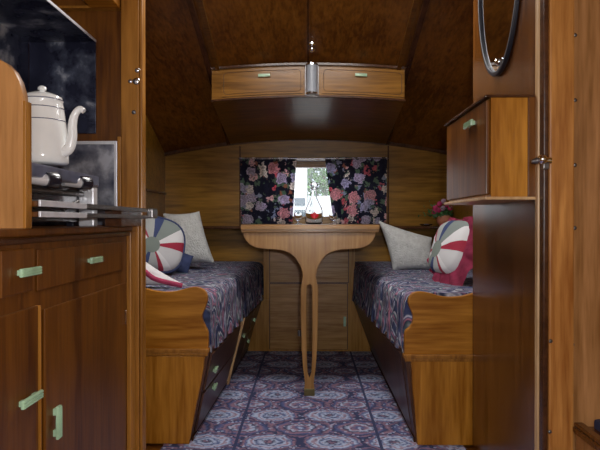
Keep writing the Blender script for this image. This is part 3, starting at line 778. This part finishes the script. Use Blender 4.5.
# ------------------------------------------------------------------ curtains and rod
def curtain(top, bot, lab, sd):
    y = YB-.032; N, K = 60, 30
    bm = bmesh.new(); g = []
    for r in range(K+1):
        v = r/K; row = []
        for c in range(N+1):
            u = c/N
            xa = top[0]+(bot[0]-top[0])*v; xb = top[1]+(bot[1]-top[1])*v**.8
            px_ = xa+(xb-xa)*u; X, _, Z = Q(px_, 157.5+(224.0-157.5)*v, y)
            w_ = .007*(.3+.7*v)*math.sin(u*PI*2*5.5+sd)+.003*math.sin(u*31+v*3)
            row.append(bm.verts.new((X, y+w_, Z)))
        g.append(row)
    for r in range(K):
        for c in range(N): bm.faces.new((g[r][c], g[r][c+1], g[r+1][c+1], g[r+1][c]))
    bmesh.ops.solidify(bm, geom=bm.faces[:], thickness=.0015)
    cx = (Q(top[0], 0, y)[0]+Q(top[1], 0, y)[0])/2
    o = put('curtain', bm, M['floral'], loc=(cx, y, .71), smooth=True)
    tag(o, lab, 'curtain', 'floral curtains at the front window')
curtain((239.5, 297), (241, 292.5), 'left navy curtain printed with pink and white roses beside the window', .3)
curtain((325, 387), (333.5, 386), 'right navy curtain printed with pink and white roses beside the window', 1.4)
y = YB-.036
rd = thing('curtain_rod', (Q(313, 0, y)[0], y, 1.09), 'thin pale metal rod carrying the two floral curtains', 'curtain rod')
bm = bmesh.new(); tube(bm, [(Q(238, 0, y)[0], y-.013, Q(0, 159, y)[2]), (Q(388.5, 0, y)[0], y-.013, Q(0, 159, y)[2])], .0022, 12); put('rod', bm, M['chrome'], rd, smooth=True)
bm = bmesh.new(); tube(bm, [(Q(297, 0, y)[0], y-.008, Q(0, 160, y)[2]), (Q(325, 0, y)[0], y-.008, Q(0, 160, y)[2])], .007, 12); put('sleeve', bm, M['alu'], rd, smooth=True)
for x in (239, 387.5):
    bm = bmesh.new(); tube(bm, [(Q(x, 0, y)[0], y-.013, Q(0, 159, y)[2]), (Q(x, 0, y)[0], YB, Q(0, 159, y)[2])], .004, 8); put('bracket', bm, M['chrome'], rd, smooth=True)

# ------------------------------------------------------------------ table
YT = 2.40
tb = thing('dining_table', (.008, YT+.3, 0), 'pale oak dining table in the aisle, its single slotted leg shaped like a wishbone', 'table')
a = Q(241, 232.3, YT); b = Q(379, 224.8, YT)
put('table_top', B((a[0], YT, a[2]), (b[0], YE-.010, b[2]), .002), M['table'], tb)
put('edge_band', B((a[0]-.001, YT-.004, a[2]+.012), (b[0]+.001, YT, b[2]-.001), .001), M['table'], tb)
half = [(66, 232.4), (66, 235.5), (64, 240), (60, 244.5), (54, 247.6), (46, 249), (36, 249.4), (28, 250.2), (21, 252.5), (15.5, 256.3), (11.5, 261.5), (8.6, 267), (6.8, 272.5), (6.4, 277), (7.2, 281.5), (8.2, 286), (8.6, 294), (8.4, 320), (7.6, 350), (6.4, 368), (4.8, 379), (4.4, 384), (5, 390), (5, 398)]
half = [(x, y) for x, y in half]
R_ = [(309.5+x*(1 if x < 30 else 1.0)+0, y) for x, y in half]; L_ = [(309.2-x, y) for x, y in half][::-1]
outl = [(Q(x, y, YT)[0], max(.0065, Q(x, y, YT)[2])) for x, y in R_+L_]
slot = [(306.4, 290), (307, 286), (309.3, 284.2), (311.6, 286), (312.3, 290), (312.3, 330), (311.9, 360), (311.2, 374), (309.5, 379), (307.8, 374), (307.0, 360), (306.4, 330)]
slot = [(Q(x, y, YT)[0], Q(x, y, YT)[2]) for x, y in slot]
bm = plate(outl, [slot], .022, .002); bm.transform(Matrix.Translation((0, YT+.018, 0)))
lg = put('leg', bm, M['tableZ'], tb)
p = Q(309.4, 394, YT); put('ferrule', B((p[0]-.022, YT+.004, .0065), (p[0]+.022, YT+.032, .036), .002), M['brass'], lg)
p = Q(300.3, 334, YT); bm = bmesh.new(); tube(bm, [(p[0]-.004, YT+.018, p[2]+.01), (p[0]-.004, YT+.018, p[2]-.012)], .007, 10); put('hook', bm, M['iron'], lg, smooth=True)
ZT = b[2]
# bottle
bx, by = Q(314, 0, 2.95)[0], 2.95
bt_ = thing('syrup_bottle', (bx, by, ZT), 'clear glass bottle with a red maple leaf print standing on the table before the window', 'bottle')
k = 1.0
put('glass_body', lathe([(0, 0), (.034, 0), (.042, .004), (.044, .012), (.044, .070), (.040, .084), (.026, .112), (.017, .136), (.0135, .160), (.0135, .176), (.0165, .178), (.0165, .186), (.0135, .188), (.011, .188), (.011, .160), (.0145, .136), (.0235, .112), (.037, .084), (.041, .070), (.041, .014), (.034, .007), (0, .007)], (bx, by, ZT), 40), M['glass'], bt_, smooth=True)
st_ = put('stopper', lathe([(0, .170), (.0095, .170), (.0095, .188), (.017, .190), (.020, .200), (.014, .212), (0, .216)], (bx, by, ZT), 24), M['glass'], bt_, smooth=True)
leafp = [(0, 1), (.2, .62), (.42, .78), (.36, .3), (.68, .5), (.74, .3), (1, .2), (.82, 0), (.88, -.14), (.5, -.42), (.55, -.6), (.08, -.55), (.06, -.95)]
leafp = leafp+[(-x, y) for x, y in leafp[::-1] if x > 0]
bm = bmesh.new(); sc_l = .022
f_ = bm.faces.new([bm.verts.new((x*sc_l, 0, y*sc_l)) for x, y in leafp]); bmesh.ops.triangulate(bm, faces=[f_])
bmesh.ops.subdivide_edges(bm, edges=bm.edges[:], cuts=2, use_grid_fill=True)
for v in bm.verts:
    v.co.y = -math.sqrt(max(0, .0446**2-v.co.x**2)); v.co += Vector((bx+.002, by, ZT+.043))
put('maple_leaf_print', bm, M['red'], bt_)
# two tumblers
for gx, lab in ((298, 'small stemmed drinking glass on the table left of the bottle'), (333, 'small stemmed drinking glass on the table right of the bottle')):
    X = Q(gx, 0, 2.9)[0]
    g_ = put('drinking_glass', lathe([(0, 0), (.019, 0), (.020, .003), (.006, .006), (.005, .016), (.016, .026), (.021, .040), (.020, .058), (.0185, .058), (.0195, .040), (.014, .027), (0, .021)], (X, 2.9, ZT), 28), M['glass'], loc=(X, 2.9, ZT), smooth=True)
    tag(g_, lab, 'glass', 'glasses on the table')

# ------------------------------------------------------------------ roof locker
LY = 2.745; LW = .452
def arch(bm, kf=.10):
    for v in bm.verts: v.co.z -= kf*v.co.x**2
    return bm
def slab(x0, x1, y0, y1, z0, z1, nx=10, bev=0):
    bm = bmesh.new()
    for i in range(nx):
        a, b = x0+(x1-x0)*i/nx, x0+(x1-x0)*(i+1)/nx
        hexa(bm, [(a, y0, z0), (b, y0, z0), (b, y1, z0), (a, y1, z0)], [(a, y0, z1), (b, y0, z1), (b, y1, z1), (a, y1, z1)])
    bmesh.ops.remove_doubles(bm, verts=bm.verts, dist=1e-5)
    ins = [f for f in bm.faces if abs(f.normal.x) > .9 and x0+1e-4 < f.calc_center_median().x < x1-1e-4]
    bmesh.ops.delete(bm, geom=ins, context='FACES_ONLY')
    return bm
rl = thing('roof_locker', (0, 3.0, 1.31), 'wide shallow oak roof locker above the table with two flaps side by side', 'locker')
zb, ztp = Q(0, 97, LY)[2], Q(0, 65.5, LY)[2]
# wedge body: sloping underside to the back wall
bm = bmesh.new(); nx = 14
for i in range(nx):
    a, b = -LW+2*LW*i/nx, -LW+2*LW*(i+1)/nx
    zbk = zc(3.39)-.008
    hexa(bm, [(a, LY, zb), (b, LY, zb), (b, 3.395, 1.205), (a, 3.395, 1.205)], [(a, LY, ztp), (b, LY, ztp), (b, 3.395, 1.217), (a, 3.395, 1.217)])
bmesh.ops.remove_doubles(bm, verts=bm.verts, dist=1e-5)
bmesh.ops.delete(bm, geom=[f for f in bm.faces if abs(f.normal.x) > .9 and abs(f.calc_center_median().x) < LW-1e-3], context='FACES_ONLY')
put('body', arch(bm, .125), M['ceilX'], rl)
put('face_frame', arch(slab(-LW, LW, LY-.008, LY-.0005, zb+.004, ztp-.004)), M['flap'], rl)
put('upper_lip', arch(slab(-LW-.004, LW+.004, LY-.024, LY, ztp-.004, ztp+.006)), M['trim'], rl)
put('lower_lip', arch(slab(-LW-.004, LW+.004, LY-.016, LY, zb-.004, zb+.005)), M['trim'], rl)
for (xa, xb, hx) in ((222, 303, 264.5), (321.5, 403, 360.5)):
    X0_, X1_ = Q(xa, 0, LY)[0], Q(xb, 0, LY)[0]; z0, z1 = zb+.014, ztp-.014
    f_ = put('flap', arch(slab(X0_, X1_, LY-.014, LY-.008, z0, z1)), M['flap'], rl)
    # inlaid line with rounded corners
    ins = .010; pts = []
    for (cx_, cz_, a0) in ((X1_-ins-.015, z1-ins-.015, 0), (X0_+ins+.015, z1-ins-.015, 90), (X0_+ins+.015, z0+ins+.015, 180), (X1_-ins-.015, z0+ins+.015, 270)):
        for q in range(7):
            t_ = math.radians(a0+15*q); pts.append((cx_+.015*math.cos(t_), LY-.0142, cz_+.015*math.sin(t_)))
    pts.append(pts[0]); dense = []
    for p0, p1 in zip(pts, pts[1:]):
        for q in range(4): dense.append(tuple(p0[i]+(p1[i]-p0[i])*q/4 for i in range(3)))
    bm = bmesh.new(); tube(bm, dense+[dense[0]], .0014, 6); put('inlay_line', arch(bm), M['inlay'], f_)
    p = Q(hx, 76.5, LY); sl = -.2*p[0]
    handle(f_, (p[0], LY-.014, p[2]), (0, -1, 0), (1, 0, sl), .056, .014)
# lamp between the flaps
p = Q(311.8, 78, LY-.02)
lm_ = thing('roof_lamp', (p[0], LY-.02, p[2]), 'frosted glass strip lamp with chrome ends set between the two roof locker flaps', 'lamp')
bm = bmesh.new(); tube(bm, [(p[0], LY-.036, zb+.012), (p[0], LY-.036, ztp-.012)], .027, 20); put('lamp_shade', bm, M['lampg'], lm_, smooth=True)
bm = bmesh.new(); tube(bm, [(p[0], LY-.036, ztp-.011), (p[0], LY-.036, ztp-.004)], .028, 20); put('cap', bm, M['chrome'], lm_, smooth=True)
bm = bmesh.new(); tube(bm, [(p[0], LY-.036, zb+.004), (p[0], LY-.036, zb+.011)], .028, 20); put('cap', bm, M['chrome'], lm_, smooth=True)
bm = bmesh.new()
for s_ in (-1, 1): box(bm, (p[0]+s_*.030-.003, LY-.018, zb+.006), (p[0]+s_*.030+.003, LY-.0085, ztp-.005), .001)
box(bm, (p[0]-.03, LY-.017, zb+.006), (p[0]+.03, LY-.010, ztp-.005), .001)
put('backplate', bm, M['iron'], lm_)
# chrome knob on the roof
yk = 2.60; p = Q(312, 44, yk); zk = zc(yk, p[0])
kn = put('ceiling_hook', lathe([(.016, .004), (.016, -.003), (.006, -.006), (.006, -.012), (.013, -.018), (.015, -.026), (.010, -.035), (0, -.038)], (p[0], yk, zk), 24), M['chrome'], loc=(p[0], yk, zk), smooth=True)
tag(kn, 'small round chrome hook button on the roof above the roof locker', 'hook')

# ------------------------------------------------------------------ cushions
def pillow(w, h, t, n=26, p=4.0, wr=.006, seed=0, ear=.0):
    """soft square pillow in its XZ plane, front face toward -Y"""
    bm = bmesh.new(); gs = []
    for sgn in (-1, 1):
        g = []
        for i in range(n+1):
            row = []
            for j in range(n+1):
                u, v = 2*i/n-1, 2*j/n-1
                th = (max(0, 1-abs(u)**2.4)*max(0, 1-abs(v)**2.4))**.5
                pin = 1-.07*(1-u*u)*abs(v)**3; pin2 = 1-.07*(1-v*v)*abs(u)**3
                x = u*w/2*pin2; z = v*h/2*pin
                nz = noise.noise(Vector((u*2.2+seed, v*2.2, sgn*3)))
                row.append(bm.verts.new((x, sgn*(t/2*th+wr*nz*th), z)))
            g.append(row)
        gs.append(g)
    for g in gs:
        for i in range(n):
            for j in range(n): bm.faces.new((g[i][j], g[i+1][j], g[i+1][j+1], g[i][j+1]))
    bmesh.ops.remove_doubles(bm, verts=bm.verts, dist=1e-4)
    return bm
def rpillow(r, t, n=40, rings=12, seed=0):
    bm = bmesh.new(); prev = {}
    for sgn in (-1, 1):
        R0 = None
        ctr = bm.verts.new((0, sgn*t/2, 0)); last = None
        for k in range(1, rings+1):
            q = k/rings; th = t/2*max(0, 1-q**2.6)**.5
            ring = [bm.verts.new((r*q*math.cos(2*PI*a/n), sgn*(th+.003*noise.noise(Vector((q*3*math.cos(2*PI*a/n)+seed, q*3*math.sin(2*PI*a/n), sgn)))*(q < .95)), r*q*math.sin(2*PI*a/n))) for a in range(n)]
            for a in range(n):
                a2 = (a+1) % n
                if last is None: bm.faces.new((ctr, ring[a], ring[a2]))
                else: bm.faces.new((last[a], ring[a], ring[a2], last[a2]))
            last = ring
    bmesh.ops.remove_doubles(bm, verts=bm.verts, dist=1e-4)
    return bm
def frill(r, wdt, n=160, k=22, amp=.010):
    bm = bmesh.new(); g = []
    for a in range(n):
        t_ = 2*PI*a/n; row = []; wv = wdt*(.10+.90*max(0, math.cos(t_+.45))**.8)
        for q in range(5):
            f = q/4; rr = r-.012+(wv+.012)*f+.004*math.sin(k*t_*.5)*f
            row.append(bm.verts.new((rr*math.cos(t_), amp*f*math.sin(k*t_)+amp*.4*f*math.sin(k*1.7*t_), rr*math.sin(t_))))
        g.append(row)
    for a in range(n):
        b = (a+1) % n
        for q in range(4): bm.faces.new((g[a][q], g[a][q+1], g[b][q+1], g[b][q]))
    bmesh.ops.solidify(bm, geom=bm.faces[:], thickness=.003)
    return bm
def cushion(name, loc, rot, parts, lab):
    root = thing(name, loc, lab, 'cushion'); root.rotation_euler = rot
    for nm, bm, mat, l_ in parts:
        me = mesh_of(bm, nm, mat, (0, 0, 0), True); o = bpy.data.objects.new(nm, me); COL.objects.link(o); o.parent = root
        if l_: o['label'] = l_
    return root
R = math.radians
def quad(bm, w, TL, TR, BR, BL):
    for v in bm.verts:
        a_, b_ = v.co.x/w+.5, v.co.z/w+.5
        x = (1-a_)*((1-b_)*BL[0]+b_*TL[0])+a_*((1-b_)*BR[0]+b_*TR[0]); z = (1-a_)*((1-b_)*BL[1]+b_*TL[1])+a_*((1-b_)*BR[1]+b_*TR[1])
        v.co.x, v.co.z = x, z
    return bm
def squarish(bm, p=3.6):
    for v in bm.verts:
        t_ = math.atan2(v.co.z, v.co.x); k_ = (abs(math.cos(t_))**p+abs(math.sin(t_))**p)**(-1/p)
        v.co.x *= k_; v.co.z *= k_
    return bm
c = Q(188, 240, 2.84)
cushion('cushion', (c[0], 2.84, c[2]+.006), (R(-12), 0, R(8)), [('cover', quad(pillow(.27, .27, .11, seed=1), .27, (-.125, .128), (.052, .138), (.128, -.118), (-.09, -.135)), M['knit'], None)], 'square white crocheted cushion leaning upright on the left bench')
c = Q(157, 242, 2.50)
ring = lambda r_, w_: squarish(tube(bmesh.new(), [(r_*math.cos(2*PI*k/48), 0, r_*math.sin(2*PI*k/48)) for k in range(49)], w_, 8), 2.8)
cushion('cushion', (c[0], 2.50, .630), (R(-16), R(14), R(30)), [('cover', squarish(rpillow(.118, .085, seed=3), 2.8), M['patch'], None), ('piping', ring(.119, .006), M['navyc'], 'navy edge')], 'patchwork cushion of white, red and navy wedges leaning on the left bench')
c = Q(180, 260, 2.66)
cushion('cushion', (c[0], 2.665, .540), (R(-20), R(20), R(20)), [('cover', pillow(.10, .10, .06, seed=5), M['navyc'], None)], 'small navy cushion squeezed between the patchwork and white cushions, left bench')
bw = tube(bmesh.new(), [tuple(v) for v in spline([(-.16, -.030, .030), (.02, -.032, .028), (.07, -.032, .0), (.11, -.030, -.028), (.20, -.018, -.050)], 8)], .0085, 8)
cushion('cushion', (-.640, 2.04, .548), (R(-12), 0, R(4)), [('cover', quad(pillow(.3, .3, .07, seed=7), .3, (-.17, .06), (.05, .050), (.215, -.048), (-.17, -.048)), M['whitec'], None), ('border', bw, M['maroon'], 'maroon border band')], 'white cushion with a maroon border slumped at the near end of the left bench')
c = Q(409, 248, 2.84)
cushion('cushion', (c[0], 2.84, c[2]+.004), (R(-12), 0, R(-8)), [('cover', quad(pillow(.25, .25, .10, seed=11), .25, (-.150, .134), (.108, .048), (.125, -.108), (-.078, -.115)), M['knit'], None)], 'white crocheted cushion on the right bench, one corner peaked up beside the table')
cushion('cushion', (.545, 2.264, .630), (R(-20), R(0), R(-71)), [('cover', squarish(rpillow(.108, .062, seed=9)), M['patch'], None), ('frill', squarish(frill(.108, .078, k=15, amp=.006)), M['maroon'], 'gathered maroon frill')], 'patchwork cushion with a gathered maroon frill leaning by the wardrobe on the right bench')

# ------------------------------------------------------------------ outside
struct('ground', B((-30, 4, -.65), (30, 40, -.6), 0), M['concrete'])
hz = thing('bungalow', (-2.2, 14, -.6), 'white rendered house seen through the window at the left', 'house')
put('wall', B((-4.6, 12, -.6), (-.02, 16, 2.6), .01), M['render'], hz)
for (x, y0, y1) in ((-.30, 1.06, 1.22), (-.30, .84, .98)):
    put('window', B((x+.02, 11.97, y0), (x+.24, 12.0, y1), .005), M['darkglass'], hz)
bm = hexa(bmesh.new(), [(-4.8, 11.8, 2.6), (.15, 11.8, 2.6), (.15, 16.2, 2.6), (-4.8, 16.2, 2.6)], [(-4.8, 13.9, 3.9), (.15, 13.9, 3.9), (.15, 14.1, 3.9), (-4.8, 14.1, 3.9)])
put('roof', bm, M['terra'], hz)
gw = put('garden_wall', B((-.01, 12.4, -.6), (8, 12.6, 1.28), .01), M['render'], loc=(4, 12.5, -.6)); tag(gw, 'low white garden wall seen through the window beyond the bottle', 'wall')
random.seed(3)
for tx, lab in ((.5, 'pale green leafy tree seen through the window behind the white wall'), (3.9, 'bushy tree behind the garden wall at the right')):
    tr = thing('tree', (tx, 19, -.6), lab, 'tree')
    bm = bmesh.new(); tube(bm, [(tx, 19, -.6), (tx+.05, 19, 1.2), (tx, 19, 2.6)], [.12, .09, .04], 10); put('trunk', bm, M['galley'], tr, smooth=True)
    bm = bmesh.new()
    for i in range(2600):
        d = Vector((random.gauss(0, 1), random.gauss(0, 1), random.gauss(0, 1))).normalized()*random.uniform(.4, 1)
        disc(bm, (tx+d.x*1.4, 19+d.y*.9, 2.7+d.z*1.6), random.uniform(.05, .10), (random.gauss(0, 1), -.8, random.gauss(.5, 1)), 5, .6)
    put('foliage', bm, M['foliage'], tr)

# ------------------------------------------------------------------ light
def area(name, loc, rot, size, e, col, sy=None):
    l = bpy.data.lights.new(name, 'AREA'); l.energy = e; l.size = size; l.color = col
    if sy: l.shape = 'RECTANGLE'; l.size_y = sy
    o = bpy.data.objects.new(name, l); COL.objects.link(o); o.location = loc; o.rotation_euler = rot; return o
fl_ = bpy.data.lights.new('camera_flash', 'POINT'); fl_.energy = 24; fl_.shadow_soft_size = .012; fl_.color = (1, .97, .95)
fo = bpy.data.objects.new('camera_flash', fl_); COL.objects.link(fo); fo.location = (.05, .02, EYE+.045)
area('added_rear_fill', (0, Y0-.05, 1.175), (R(90), 0, 0), .88, 6, (.95, .97, 1.0), .63)  # fill light added behind the unseen rear opening
area('added_ceiling_fill', (0, 1.95, 1.68), (0, 0, 0), .6, 11, (1, .97, .93), .3)  # fill light added under the ceiling out of view, no lamp there
sl = bpy.data.lights.new('sun', 'SUN'); sl.energy = 3.0; sl.angle = .01; so = bpy.data.objects.new('sun', sl); COL.objects.link(so); so.rotation_euler = (R(40), 0, R(-20))
w_ = bpy.data.worlds.new('world'); SC.world = w_; w_.use_nodes = True
bg = w_.node_tree.nodes['Background']; bg.inputs[0].default_value = (.75, .86, 1, 1); bg.inputs[1].default_value = 1.0
SC.view_settings.view_transform = 'Standard'; SC.view_settings.look = 'None'; SC.view_settings.gamma = 1
SC.view_settings.exposure = .3; SC.view_settings.use_curve_mapping = False
